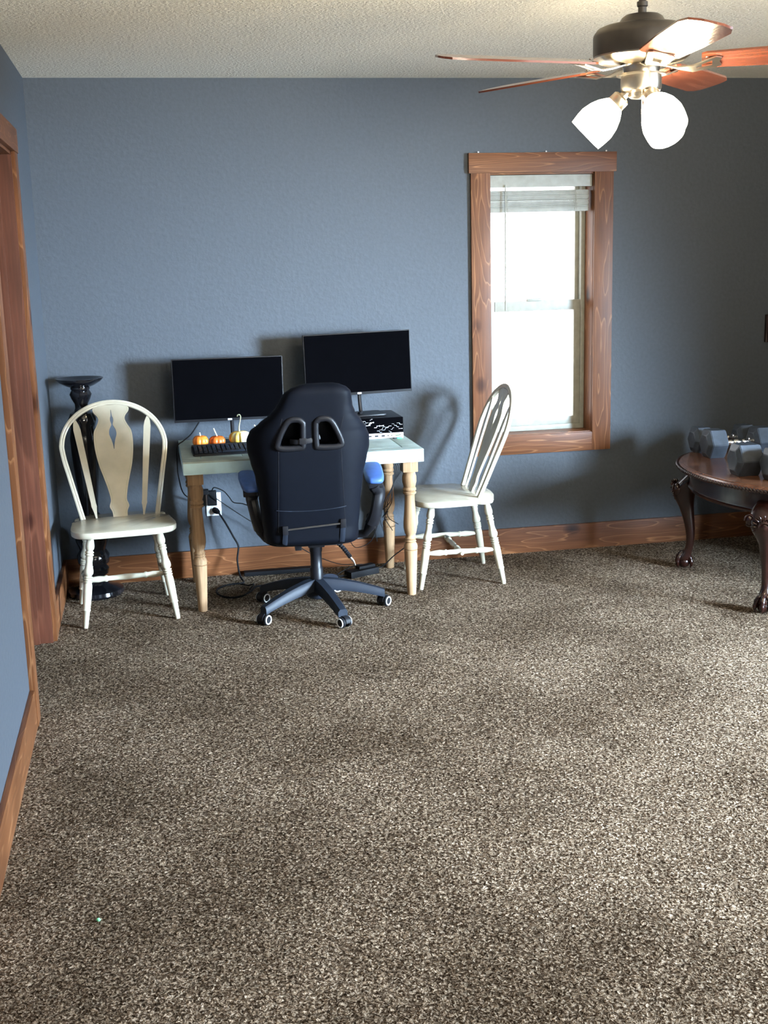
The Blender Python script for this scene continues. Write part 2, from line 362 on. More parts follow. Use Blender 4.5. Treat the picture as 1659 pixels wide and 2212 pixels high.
# window
win = thing('window_1', 'w', 'w'); del win['label']; del win['category']; struct(win)
def wb(name, mat, a, b_, bev=.002, par=win): return MB().b2(a, b_, bev).build(name, mat, par)
wb('casing', 'trim_z', (2.133, -.020, .541), (2.235, 0, 1.985)); wb('casing', 'trim_z', (2.789, -.020, .541), (2.892, 0, 1.985))
wb('head_casing', 'trim_x', (2.122, -.026, 1.982), (2.905, 0, 2.080)); wb('apron_casing', 'trim_x', (2.235, -.020, .541), (2.789, 0, .640))
wb('reveal_board', 'trim_z', (2.225, -.004, .64), (2.237, .177, 1.98)); wb('reveal_board', 'trim_z', (2.787, -.004, .64), (2.800, .177, 1.98))
wb('reveal_board', 'trim_x', (2.237, -.004, 1.974), (2.787, .177, 1.990)); wb('sill_board', 'trim_x', (2.237, -.006, .632), (2.787, .177, .645))
f = MB()
for a, b_ in [((2.237, 0.107, .645), (2.262, 0.177, 1.974)), ((2.765, 0.107, .645), (2.787, 0.177, 1.974)), ((2.262, 0.107, 1.95), (2.765, 0.177, 1.974)), ((2.262, 0.107, .645), (2.765, 0.177, .672))]: f.b2(a, b_, .002)
f.build('window_frame', 'vinyl', win)
s = MB()
for a, b_ in [((2.262, 0.114, .672), (2.292, 0.140, 1.335)), ((2.730, 0.114, .672), (2.765, 0.140, 1.335)), ((2.292, 0.114, .672), (2.730, 0.140, .712)), ((2.292, 0.110, 1.283), (2.730, 0.140, 1.335))]: s.b2(a, b_, .003)
s.b2((2.47, 0.104, 1.333), (2.55, 0.134, 1.348), .006)
s.build('lower_sash', 'vinyl', win)
s = MB()
for a, b_ in [((2.262, 0.146, 1.30), (2.280, 0.170, 1.95)), ((2.745, 0.146, 1.30), (2.765, 0.170, 1.95)), ((2.28, 0.146, 1.92), (2.745, 0.170, 1.95)), ((2.28, 0.146, 1.295), (2.745, 0.170, 1.335))]: s.b2(a, b_, .003)
s.build('upper_sash', 'vinyl', win)
wb('pane', 'glass', (2.290, 0.125, .710), (2.732, 0.129, 1.285), 0); wb('pane', 'glass', (2.278, 0.156, 1.333), (2.747, 0.160, 1.922), 0)

# blind, gathered up under its valance
bl = thing('window_blind', 'white horizontal slat blind gathered up at top of window', 'blind', (2.51, .03, 1.79))
def lb(name, mat, a, b_, bev=.002): return MB().b2(Vector(a)-Vector((2.51, .03, 1.79)), Vector(b_)-Vector((2.51, .03, 1.79)), bev).build(name, mat, bl)
lb('valance', 'blind', (2.240, .004, 1.912), (2.784, .016, 1.972)); lb('headrail', 'blind', (2.244, .020, 1.935), (2.782, .066, 1.970))
st = MB()
for k in range(15):
    z = 1.812+k*.0058; st.box((random.uniform(-.0015, .0015)-.004, .012+random.uniform(-.002, .002), z-1.79), (.532, .048, .0054), .0008, RX(random.uniform(-2, 2)), 1)
st.build('slats', 'blind', bl)
lb('bottom_rail', 'blind', (2.241, .018, 1.790), (2.771, .068, 1.809))
for x in (2.33, 2.70):
    c = MB()
    for dx in (-.008, 0, .008):
        pts = [(x-2.51+dx+random.uniform(-.007, .007), -.014, z) for z in [.005+.0105*i for i in range(15)]]
        c.tube(smooth_path(pts, 3), .0011, 5)
    c.build('ladder_cord', 'vinyl', bl)
w = MB().tube([(2.318-2.51, -.035, 1.925-1.79), (2.317-2.51, -.035, 1.60-1.79), (2.316-2.51, -.036, 1.37-1.79)], .0032, 8)
w.tube([(2.316-2.51, -.036, 1.37-1.79), (2.316-2.51, -.036, 1.295-1.79)], .0042, 8); w.build('tilt_wand', 'vinyl', bl)
for i, (x, wd) in enumerate(((2.175, 'left end'), (2.531, 'middle'), (2.853, 'right end'))):
    p = MB().lathe([(.0012, -.012), (.0012, 0), (.004, 0), (.0045, .003), (.003, .006), (0, .0065)], None, 10).build('push_pin', 'white')
    p.location = (x, -.012, 2.0795+.003); tag(p, 'small white pin on the %s of the window head casing' % wd, 'pin', 'pins on the window casing')

# ------------------------------------------------------------------ painted windsor chair
def windsor():
    t = thing('windsor_chair', 'x', 'chair')
    hs = [(0, -.222), (.10, -.222), (.165, -.214), (.205, -.192), (.228, -.155), (.235, -.11), (.232, -.05), (.226, .01), (.222, .055), (.196, .078), (.209, .102), (.205, .135), (.185, .160), (.15, .172), (.11, .185), (.05, .192), (0, .194)]
    full = hs+[(-x, y) for x, y in hs[-2:0:-1]]
    sm = []
    sp = smooth_path([(x, y, 0) for x, y in full]+[(full[0][0], full[0][1], 0)], 3)[:-1]
    MBs = MB(); rings = []
    for sc, z in ((.93, .402), (.985, .404), (1.0, .410), (1.0, .424), (.992, .431), (.96, .434)):
        rings.append([Vector((p.x*sc, p.y*sc, z)) for p in sp])
    MBs.loft(rings); MBs.build('seat', 'cream', t, 50)
    prof = [(0, .010), (.02, .012), (.06, .017), (.12, .0205), (.15, .019), (.168, .0135), (.18, .019), (.192, .0195), (.198, .0145), (.208, .0195), (.22, .0195), (.228, .0145), (.25, .017), (.29, .0145), (.33, .0165), (.38, .0215), (.41, .0215), (.43, .0165), (.438, .013), (.445, .020), (.457, .020), (.463, .0145), (.47, .020), (.483, .020), (.49, .0145), (.498, .020), (.51, .0195), (.517, .016), (.53, .0185), (.56, .020), (.68, .019), (.795, .0165), (.80, .0185), (.812, .0185), (.818, .0155), (.99, .0115), (1, .0105)]
    tops = {}
    for sx in (-1, 1):
        for sy in (-1, 1):
            a = Vector((sx*.150, sy*.135, .408)); f_ = Vector((sx*.205, sy*.208, 0)); tops[(sx, sy)] = (a, f_)
            MB().turned(a, f_, prof).build('leg', 'cream', t, 50)
    def at(sx, sy, z): a, f_ = tops[(sx, sy)]; k = (a.z-z)/a.z; return a.lerp(f_, k)
    sprof = [(0, .008), (.06, .009), (.14, .0135), (.20, .0155), (.26, .0125), (.275, .0155), (.29, .0155), (.305, .0115), (.40, .0125), (.5, .0145), (.6, .0125), (.695, .0115), (.71, .0155), (.725, .0155), (.74, .0125), (.80, .0155), (.86, .0135), (.94, .009), (1, .008)]
    mid = {}
    for sx in (-1, 1):
        a, b_ = at(sx, -1, .172), at(sx, 1, .172); mid[sx] = (a+b_)/2
        MB().turned(a, b_, sprof, 14).build('stretcher', 'cream', t, 50)
    MB().turned(mid[-1]+Vector((-.025, 0, -.006)), mid[1]+Vector((.025, 0, -.006)), sprof, 14).build('stretcher', 'cream', t, 50)
    yb = lambda z: .095+(z-.43)*.365
    pts = [(-.176, yb(.43), .43)]
    path = []
    for z in (.43, .50, .58, .65, .70): path.append((.170+(z-.43)*.225, z))
    for k in range(0, 17):
        a = PI/2*k/16; path.append((.2375*math.cos(a) if k < 16 else 0, .750+.196*math.sin(a)))
    path = [(x, z) for x, z in path]
    full = [(-x, yb(z), z) for x, z in path]+[(x, yb(z), z) for x, z in path[-2::-1]]
    full = smooth_path(full, 2)
    bm = MB(); n = len(full); rings = []
    for i, p in enumerate(full):
        d = (full[min(i+1, n-1)]-full[max(i-1, 0)]).normalized(); nrm = Vector((0, 1, -.365)).normalized(); w_ = d.cross(nrm).normalized()
        prof2 = [(-.0115, -.008), (-.008, -.0105), (-.002, -.0105), (0, -.009), (.002, -.0105), (.008, -.0105), (.0115, -.008), (.0115, .008), (.008, .0105), (-.008, .0105), (-.0115, .008)]
        rings.append([p+w_*u+nrm*v for u, v in prof2])
    bm.loft(rings); bm.build('bow', 'cream', t, 40)
    # fiddle shaped splat with its pierced slot
    sp = [(.432, .033), (.455, .035), (.475, .044), (.488, .043), (.51, .037), (.56, .046), (.61, .060), (.665, .076), (.72, .086), (.775, .090), (.815, .086), (.845, .070), (.868, .061), (.885, .066), (.902, .080), (.916, .084), (.924, .078), (.934, .060)]
    sp2 = smooth_path([(w_, z, 0) for z, w_ in sp], 4)
    outer = [(p.x, p.y) for p in sp2]+[(-p.x, p.y) for p in sp2[::-1]]
    hl = smooth_path([(.0012, .735, 0), (.0035, .755, 0), (.009, .778, 0), (.0165, .80, 0), (.015, .820, 0), (.006, .838, 0), (.003, .846, 0), (.007, .862, 0), (.0062, .876, 0), (.003, .886, 0), (.0012, .912, 0)], 4)
    hole = [(p.x, p.y) for p in hl]+[(-p.x, p.y) for p in hl[::-1]]
    nr = Vector((0, 1, -.365)).normalized()
    MB().plate(outer, [hole], .012, lambda u, v, d: Vector((u, yb(v), v))+nr*(d-.006)).build('splat', 'cream', t, 30)
    # groove line that follows the splat edge
    gl = MB()
    for sx in (-1, 1):
        gl.tube([Vector((sx*(p.x-.008), yb(p.y), p.y))-nr*.0062 for p in sp2[2:-6]], .0009, 4)
    gl.build('groove', 'stem2', t.children[-1], 0)
    for sx in (-1, 1):
        ar = [(.432, .004), (.455, .006), (.475, .010), (.485, .0125), (.50, .0115), (.70, .0150), (.83, .0165), (.852, .0130), (.875, .0045)]
        def cx(z): return sx*(.108+(z-.43)*.135)
        o_ = [(cx(z)+w_, z) for z, w_ in ar]+[(cx(z)-w_, z) for z, w_ in ar[::-1]]
        MB().plate(o_, [], .010, lambda u, v, d: Vector((u, yb(v), v))+nr*(d-.005)).build('arrow_spindle', 'cream', t, 30)
    return t
ch1 = windsor(); ch1.location = (.318, -.535, 0); ch1.rotation_euler = (0, 0, math.radians(5.0))
tag(ch1, 'cream wooden arrow-back chair in the corner left of the desk, facing the camera', 'chair', 'cream arrow-back chairs')
ch2 = copy_tree(ch1); ch2.location = (1.925, -.370, 0); ch2.rotation_euler = (0, 0, math.radians(-91.5))
tag(ch2, 'cream wooden arrow-back chair in front of the window, turned side-on to the desk', 'chair', 'cream arrow-back chairs')

# ------------------------------------------------------------------ tall black candle stand
cs = thing('candle_stand', 'tall glossy black turned pillar candle stand in the corner', 'candle holder', (.158, -.185, 0))
MB().lathe([(.130, 0), (.138, .012), (.134, .028), (.105, .04), (.07, .05), (.052, .07), (.048, .09), (.068, .105), (.072, .13), (.060, .145)], None, 40).build('base', 'blacklac', cs, 40)
MB().lathe([(.060, .145), (.075, .16), (.078, .20), (.062, .225), (.066, .24), (.078, .27), (.082, .30), (.070, .335), (.050, .36), (.055, .375), (.055, .39), (.040, .41), (.044, .47), (.055, .58), (.064, .70), (.066, .78), (.058, .83), (.062, .845), (.066, .87), (.056, .895), (.036, .905), (.030, .92), (.031, .94), (.045, .965), (.052, .985), (.046, .998), (.042, 1.005), (.046, 1.012), (.044, 1.02)], None, 40).build('column', 'blacklac', cs, 40)
MB().lathe([(.044, 1.018), (.070, 1.028), (.098, 1.045), (.110, 1.058), (.111, 1.062), (.104, 1.062), (.085, 1.050), (.045, 1.046), (.042, 1.050), (0, 1.050)], None, 40).build('plate', 'blacklac', cs, 40)

# ------------------------------------------------------------------ desk
dk = thing('desk', 'pale aqua painted wooden table with raw turned legs', 'desk', (1.155, -.37, 0))
DX0, DX1, DYF, DYB, DT, DB = -.550, .552, -.340, .345, .715, .655
MB().b2((DX0, DYF, DB), (DX1, DYB, DT-.004), .004).build('frame', 'aqua', dk)
tp = MB(); g = .0015
bw = .085
tp.b2((DX0, DYF, DT-.008), (DX1, DYF+bw-g, DT), .0015); tp.b2((DX0, DYB-bw+g, DT-.008), (DX1, DYB, DT), .0015)
tp.b2((DX0, DYF+bw+g, DT-.008), (DX0+bw-g, DYB-bw-g, DT), .0015); tp.b2((DX1-bw+g, DYF+bw+g, DT-.008), (DX1, DYB-bw-g, DT), .0015)
n = 5; x0 = DX0+bw+g; wd = (DX1-DX0-2*bw-2*g)/n
for k in range(n): tp.b2((x0+k*wd+g, DYF+bw+g, DT-.008), (x0+(k+1)*wd-g, DYB-bw-g, DT), .0015)
tp.build('tabletop', 'aqua_top', dk)
lp = [(0,.0205),(.012,.0215),(.22,.0315),(.222,.025),(.225,.0315),(.238,.033),(.250,.029),(.258,.023),(.264,.0275),(.270,.023),(.277,.0275),(.284,.022),(.292,.021),(.302,.027),(.33,.0325),(.36,.0315),(.42,.0265),(.47,.0235),(.49,.024),(.493,.0305),(.501,.032),(.506,.026),(.512,.032),(.520,.031),(.525,.027),(.55,.0335),(.575,.0335),(.592,.0285),(.600,.031)]
def dleg(x, y):
    m_ = MB().lathe([(r, z) for z, r in lp], T(x, y, 0), 28); m_.box((x, y, .628), (.072, .072, .056), .004); m_.build('leg', 'legwood', dk, 40)
for x in (-.497, .497):
    for y in (-.262, .262): dleg(x, y)

# ------------------------------------------------------------------ monitors
def monitor():
    t = thing('monitor', 'x', 'monitor')
    MB().b2((-.267, -.012, 0), (.267, .010, .305), .003).build('bezel', 'bplastic', t)
    MB().b2((-.262, -.0135, .013), (.262, -.011, .301), 0).build('screen', 'screen', t)
    MB().b2((-.150, .008, .04), (.150, .030, .20), .008).build('rear_housing', 'bplastic', t)
    MB().b2((-.010, -.0145, .003), (.010, -.0115, .011), 0).build('badge', 'white', t)
    return t
def stand(t, zdown, nx):
    n_ = MB().tube(smooth_path([(nx, .025, .06), (nx, .022, -.01), (nx, .012, zdown*.55), (nx, .0, zdown+.012), (nx-.012, -.012, zdown+.006)], 4), .0095, 8)
    n_.build('neck', 'bplastic', t)
    MB().plate([(-.115, -.075), (-.10, -.085), (.10, -.085), (.115, -.075), (.105, .07), (.09, .078), (-.09, .078), (-.105, .07)], [], .006, lambda u, v, d: Vector((u+nx, v+.01, zdown+d))).build('foot', 'bplastic', t)
m1 = monitor(); m1.location = (.856, -.20, .826); m1.rotation_euler = (0, 0, math.radians(1)); m1.rotation_euler.y = math.radians(.3); stand(m1, -.110, .012)
tag(m1, 'black monitor on the desk behind the pumpkins, the lower left one', 'monitor', 'black computer monitors')
m2 = monitor(); m2.location = (1.500, -.20, .922); m2.rotation_euler = (0, math.radians(-1.1), 0); stand(m2, -.1022, .004)
tag(m2, 'black monitor raised on the computer box, the higher right one', 'monitor', 'black computer monitors')

# ------------------------------------------------------------------ small desktop computer with circuit patterned front
pc = thing('desktop_computer', 'flat black desktop computer box with white circuit pattern front', 'computer', (1.520, -.200, .7155))
MB().b2((-.170, -.130, 0), (.170, .150, .101), .003).build('case', 'bplastic', pc)
fp = MB().b2((-.171, -.137, .026), (.171, -.129, .101), .002).build('front_panel', 'screen', pc)
tr = MB(); random.seed(11)
for k in range(32):
    x = random.uniform(-.16, .15); z = random.uniform(.031, .095); L_ = random.uniform(.010, .045); th = random.choice([.0005, .0007, .0009, .0016])
    p = [(x, z)]
    x2 = min(.165, x+L_); dz = random.choice([-.008, .008, 0, .014]); z2 = min(.097, max(.030, z+dz))
    p += [(x+(x2-x)*.4, z), (x+(x2-x)*.4+abs(z2-z)*.6, z2), (x2, z2)]
    tr.tube([(a, -.1375, b_) for a, b_ in p], th, 4)
    if k % 2 == 0: tr.ball((x2, -.1375, z2), th*2.0, (1, .4, 1), None, 8, 6)
tr.build('circuit_pattern', 'white', fp)
lo = MB().b2((-.171, -.137, 0), (.171, -.129, .0255), .002).build('lower_panel', 'white', pc)
pt = MB()
for x in (-.005, .028, .061): pt.b2((x, -.1382, .009), (x+.017, -.1365, .0165))
pt.ball((.094, -.137, .013), .0035, (1, .4, 1)); pt.ball((.112, -.137, .013), .003, (1, .4, 1)); pt.build('ports', 'bplastic', lo)
MB().b2((.130, -.1376, .010), (.158, -.1365, .017), .001).build('badge', 'chrome', lo)
us = thing('usb_stick', 'small green and black stick lying on the desk before the computer box', 'usb stick', (1.655, -.372, .7155), math.radians(8))
MB().b2((-.005, -.006, 0), (.022, .006, .009), .002).build('body', 'green', us); MB().b2((-.024, -.005, .001), (-.004, .005, .008), .001).build('cap', 'bplastic', us)

# ------------------------------------------------------------------ keyboard and pumpkins
kb = thing('keyboard', 'black computer keyboard on the left of the desk', 'keyboard', (.885, -.475, .7155), math.radians(1.5))
MB().plate([(-.225, 0), (.225, 0), (.225, .0), (.225, .022), (-.225, .022)], [], .001, lambda u, v, d: Vector((u, -.07+d, v)))
k_ = MB(); ky = [(-.078, 0), (-.078, .009), (.070, .024), (.070, 0)]
k_.loft([[Vector((x, y, z)) for y, z in ky] for x in (-.228, .228)]); k_.box((0, .066, .026), (.452, .012, .010), .003); k_.box((0, -.084, .004), (.45, .016, .008), .003)
k_.build('body', 'bplastic', kb, 30)
kk = MB()
for r in range(6):
    y = -.058+r*.0205; z = .0135+r*.0021
    for c in range(21):
        if r == 0 and 5 < c < 11: continue
        x = -.212+c*.0212; kk.box((x, y, z), (.0165, .016, .009), .002, RX(6), 1)
    if r == 0: kk.box((-.212+8*.0212, y, z), (.104, .016, .009), .002, RX(6), 1)
kk.build('keys', 'bplastic_soft', kb, 30)
def pumpkin(name, label, loc, R_, hh, mat, stem, smat, lobes=8, depth=.12, peak=1.0, grp='small pumpkins on the desk'):
    t = thing(name, label, 'pumpkin', loc, random.uniform(0, 1), grp); m_ = MB(); rings = []; n1, n2 = 48, 14
    for i in range(1, n2):
        a = PI*i/n2; z = -math.cos(a); r = math.sin(a)**.75
        rg = []
        for k in range(n1):
            th = 2*PI*k/n1; q = 1-depth*(1-abs(math.sin(th*lobes/2)))**2*(.4+.6*math.sin(a))
            zz = hh/2+z*hh/2*(1-.0*q); dip = (.10*hh*(1-math.sin(a))**1) * (-1 if z > 0 else 1)
            rg.append(Vector((R_*r*q*math.cos(th), R_*r*q*math.sin(th), max(0, zz+dip*peak))))
        rings.append(rg)
    m_.loft(rings); m_.build('fruit', mat, t, 60)
    sp_ = smooth_path([(0, 0, hh*.80)]+[(x, y, hh*.80+z) for x, y, z in stem], 4)
    rr = [.0058-.0030*min(1, i/(len(sp_)*.35)) for i in range(len(sp_))]; rr[-1] *= 1.25
    m_ = MB().tube(sp_, rr, 8); m_.build('stem', smat, t, 60); t.rotation_euler = (0, 0, 0); return t
PZ = .7155
pumpkin('mini_pumpkin', 'small orange pumpkin, leftmost of those behind the keyboard', (.704, -.325, PZ), .039, .066, 'orange', [(0, 0, .01), (-.002, 0, .022)], 'stem')
pumpkin('mini_pumpkin', 'small deep orange flat pumpkin between the leftmost one and the striped gourd', (.783, -.325, PZ), .040, .060, 'orange2', [(-.002, 0, .012), (-.008, 0, .028), (-.014, 0, .044)], 'stem')
pumpkin('mini_gourd', 'yellow and white ribbed gourd with a long hooked stem', (.893, -.320, PZ), .054, .078, 'gourd', [(-.003, 0, .015), (-.002, 0, .035), (.004, 0, .060), (.007, 0, .078), (.003, 0, .088), (-.006, 0, .087), (-.008, 0, .080)], 'stem2', 11, .22)
pumpkin('mini_pumpkin', 'small orange pumpkin with a curved pale stem, half hidden by the chair', (.985, -.325, PZ), .036, .062, 'orange2', [(-.004, 0, .014), (-.012, 0, .034), (-.022, 0, .048)], 'stem')

# ------------------------------------------------------------------ gaming chair
GC = thing('gaming_chair', 'black high-back gaming chair with blue arm pads on five castors', 'office chair', (1.180, -.760, 0), math.radians(-4))
# base star: five arms, one at each castor
r5 = .300; a0 = math.radians(283+4)
hub = MB().lathe([(.040, .060), (.050, .070), (.052, .120), (.040, .135), (.034, .140)], None, 28)
hub.build('hub', 'bplastic_soft', GC)
for k in range(5):
    a = a0+2*PI*k/5; d = Vector((math.cos(a), math.sin(a), 0)); w_ = Vector((-math.sin(a), math.cos(a), 0)); rings = []
    for tt in [i/10 for i in range(11)]:
        rr = .025+tt*(r5-.015); zc = .125-.060*tt**1.6; hw = .031-.009*tt; hh = .026-.009*tt
        c = d*rr+Vector((0, 0, zc)); Z = Vector((0, 0, 1))
        rings.append([c-w_*hw-Z*hh, c+w_*hw-Z*hh, c+w_*hw+Z*hh*.35, c+w_*hw*.62+Z*hh, c-w_*hw*.62+Z*hh, c-w_*hw+Z*hh*.35])
    arm = MB().loft(rings).build('base_arm', 'bplastic_soft', GC, 40)
    sw = [20, 50, -60, 80, 15][k]; ca = a+math.radians(sw); cf = Vector((math.cos(ca), math.sin(ca), 0)); cw = Vector((-math.sin(ca), math.cos(ca), 0))
    ce = d*r5; cst = MB().lathe([(.006, .04), (.006, .07)], T(*ce), 10)
    cc = ce+cf*.012
    # hood over the wheels
    hood = []
    for i in range(9):
        an = math.radians(-10+200*i/8); hood.append((math.cos(an)*.027, math.sin(an)*.027+.027))
    for s_ in (-1,):
        rr2 = [[cc+cf*x+Vector((0, 0, z))+cw*y for x, z in hood] for y in (-.011, .011)]
        cst.loft(rr2)
    castor = cst.build('castor', 'bplastic', GC, 40)
    for s_ in (-1, 1):
        o_ = cc+cw*s_*.012; e_ = cc+cw*s_*.026
        MB().turned(o_+Vector((0, 0, .0245)), e_+Vector((0, 0, .0245)), [(0, .024), (.7, .0245), (1, .021)], 24).build('wheel', 'bplastic', castor, 40)
        mt_, L_ = frame(e_+Vector((0, 0, .0245)), e_+cw*s_*.002+Vector((0, 0, .0245)))
        MB().tube([mt_ @ Vector((math.cos(2*PI*i/24)*.0185, math.sin(2*PI*i/24)*.0185, 0)) for i in range(24)], .0032, 6, True).build('white_ring', 'white', castor, 60)
MB().lathe([(.030, .135), (.030, .20), (.026, .205), (.026, .275), (.029, .28), (.030, .345), (.02, .35)], None, 28).build('gas_post', 'bplastic', GC, 40)
mc = MB().box((0, 0, .345), (.20, .24, .030), .006); mc.box((0, -.02, .328), (.075, .09, .036), .005); mc.build('tilt_mechanism', 'bplastic', GC)
kn = MB().turned((-.035, -.045, .322), (-.068, -.045, .322), [(0, .006), (1, .006)], 10); kn.box((-.082, -.045, .322), (.030, .040, .044), .005); kn.build('tension_knob', 'bplastic', GC)
# ribbed lever sleeve
lv = smooth_path([(.03, -.06, .345), (.07, -.07, .343), (.105, -.08, .322), (.135, -.085, .285), (.150, -.088, .262)], 8)
MB().tube(lv, [.0085+.0025*(i % 2) for i in range(len(lv))], 10).build('lever_sleeve', 'bplastic', GC, 20)
MB().tube([(.150, -.088, .262), (.163, -.09, .245), (.172, -.092, .225)], [.006, .005, .002], 8).build('lever_tip', 'nickel', GC)
# seat
TILT = RX(0)
se = []
for z, e in ((.358, .93), (.366, .98), (.39, 1.0), (.425, 1.0), (.445, .97), (.455, .90)):
    rg = []
    for i in range(40):
        a = 2*PI*i/40; c_, s_ = math.cos(a), math.sin(a)
        rg.append(Vector((-.025+.215*e*math.copysign(abs(c_)**.4, c_), .005+.24*e*math.copysign(abs(s_)**.4, s_), z+.02*(s_ > 0)*s_)))
    se.append(rg)
MB().loft(se).build('seat', 'bleather', GC, 50)
# backrest: shaped shell with two harness openings
HW = [(.372, .150), (.385, .196), (.42, .206), (.50, .214), (.60, .222), (.68, .232), (.75, .250), (.80, .262), (.845, .262), (.885, .247), (.92, .215), (.955, .180), (.99, .160), (1.02, .150), (1.045, .140), (1.063, .120), (1.076, .090), (1.083, .055)]
def interp(tab, z):
    for (z0, a), (z1, b_) in zip(tab, tab[1:]):
        if z <= z1:
            k = (z-z0)/(z1-z0); k = max(0, min(1, k)); k = k*k*(3-2*k)*.5+k*.5; return a+(b_-a)*k
    return tab[-1][1]
def ycen(z): return -.245-.10*max(0, (z-.45))/.6-.012*math.sin((z-.4)*5)
def xoff(z): return -.030+.050*max(0, (z-.88))/.20
def bpos(s_, z, side):
    hw = interp(HW, z); x = s_*hw
    th = .045 if z > .42 else .045
    edge = max(0, 1-abs(s_)**6)**.5; zt = min(1, (1.0835-z)/.045); zt = math.sqrt(max(0, 1-(1-zt)**2)); zb = min(1, (z-.370)/.03); zb = math.sqrt(max(0, 1-(1-zb)**2))
    wing = .055*max(0, (abs(x)-.12)/.14)**1.6                  # bolsters sweep forward
    half = th*edge*max(zt, .08)*max(zb, .15)
    pan = 0
    if abs(x) < .16 and .55 < z < .99: pan = 0
    return Vector((x+xoff(z), ycen(z)+wing+(-half if side == 0 else half*.9), z))
HOLE = {1: [(.030, .985), (.098, .972), (.128, .900), (.112, .868), (.034, .868), (.022, .90)]}
HC = [(.030, .918), (.050, .932), (.090, .922), (.128, .842), (.116, .820), (.042, .820), (.032, .834)]
def inpoly(x, z, P):
    c = False; j = len(P)-1
    for i in range(len(P)):
        if (P[i][1] > z) != (P[j][1] > z) and x < (P[j][0]-P[i][0])*(z-P[i][1])/(P[j][1]-P[i][1])+P[i][0]: c = not c
        j = i
    return c
bk = MB(); NS, NZ = 72, 120
zs = [.370+(.7135)*i/NZ for i in range(NZ+1)]; ss = [math.sin(PI/2*(-1+2*j/NS))*.35+(-1+2*j/NS)*.65 for j in range(NS+1)]
G = [[[bk.bm.verts.new(bpos(s_, z, sd)) for s_ in ss] for z in zs] for sd in (0, 1)]
cells = set()
for i in range(NZ):
    for j in range(NS):
        z = (zs[i]+zs[i+1])/2; s_ = (ss[j]+ss[j+1])/2; x = abs(s_*interp(HW, z)+xoff(z)-xoff(.88))
        if not inpoly(x, z, HC): cells.add((i, j))
for sd in (0, 1):
    for i, j in cells: bk.bm.faces.new([G[sd][i][j], G[sd][i][j+1], G[sd][i+1][j+1], G[sd][i+1][j]])
cnt = {}
for i, j in cells:
    for e in (((i, j), (i, j+1)), ((i+1, j), (i+1, j+1)), ((i, j), (i+1, j)), ((i, j+1), (i+1, j+1))): cnt[e] = cnt.get(e, 0)+1
for (a, b_), c in cnt.items():
    if c == 1: bk.bm.faces.new([G[0][a[0]][a[1]], G[0][b_[0]][b_[1]], G[1][b_[0]][b_[1]], G[1][a[0]][a[1]]])
bmesh.ops.remove_doubles(bk.bm, verts=bk.bm.verts, dist=.0004)
back = bk.build('backrest', 'bleather', GC, 80)
def onback(x, z, off=.0): 
    hw = interp(HW, z); p = bpos(max(-1, min(1, x/hw)), z, 0); return p+Vector((0, -off, 0))
for sx in (-1, 1):
    pr_ = [(sx*a, b_) for a, b_ in HC]; path = smooth_path([(a, b_, 0) for a, b_ in pr_]+[(pr_[0][0], pr_[0][1], 0)], 5)[:-1]
    cx_ = sum(a for a, b_ in HC)/len(HC)*sx; cz_ = sum(b_ for a, b_ in HC)/len(HC)
    MB().tube([onback(p.x+(p.x-cx_)*.10+xoff(.88)-xoff(p.y), p.y+(p.y-cz_)*.08, .0) for p in path], .0115, 10, True, flat=(.8, 1.15), upv=(0, 1, 0)).build('harness_rim', 'bplastic', back, 60)
    # rear panel seams down each side
    MB().tube([onback(sx*(.128+.03*max(0, (.9-z))*1.2), z, -.0005) for z in [.44+.012*i for i in range(43)]], .0016, 6).build('seam', 'bplastic', back, 60)
# head cushion strap across the openings
st = MB().tube([onback(-.080, .842, -.016), onback(-.06, .842, .004), onback(-.03, .843, .006), onback(0, .845, .004), onback(.045, .858, -.016)], .011, 8, flat=(.22, 1), upv=(0, 1, 0))
st.box(onback(-.028, .845, .008), (.030, .008, .026), .002); st.build('strap', 'bplastic', back, 40)
# back cushion edge visible at the bottom: curved seam and strap bar with buckles
MB().tube([onback(-.15+.3*i/14, .540+.006*(i/14-.5)+.010*((i/14-.5)*2)**2-.006, .001) for i in range(15)], .0022, 6).build('seam', 'bplastic_soft', back, 60)
bar = MB().tube([onback(-.105, .452, .006), onback(.13, .470, .006)], .0042, 8); bar.build('strap_bar', 'pewter', back)
for x, z in ((-.115, .450), (.135, .470)):
    MB().box(onback(x, z, .008), (.024, .010, .040), .003).build('buckle', 'bplastic', back)
    MB().tube([onback(x, z-.015, .005), onback(x-.004, z-.06, .006), onback(x-.006, .385, .006)], .011, 6, flat=(.15, 1), upv=(0, 1, 0)).build('strap', 'bplastic_soft', back)
hcn = MB()
rg_ = []
for z, e, th_ in ((.800, .82, .012), (.806, .95, .03), (.83, 1, .05), (.90, 1, .055), (.965, .98, .045), (.988, .9, .028), (.994, .78, .012)):
    rg_.append([Vector((.140*e*math.copysign(abs(math.cos(2*PI*i/28))**.5, math.cos(2*PI*i/28))-.030, ycen(z)+.050+.055*.9+th_*math.copysign(abs(math.sin(2*PI*i/28))**.5, math.sin(2*PI*i/28))*.9, z)) for i in range(28)])
hcn.loft(rg_).build('head_cushion', 'bleather', GC, 60)
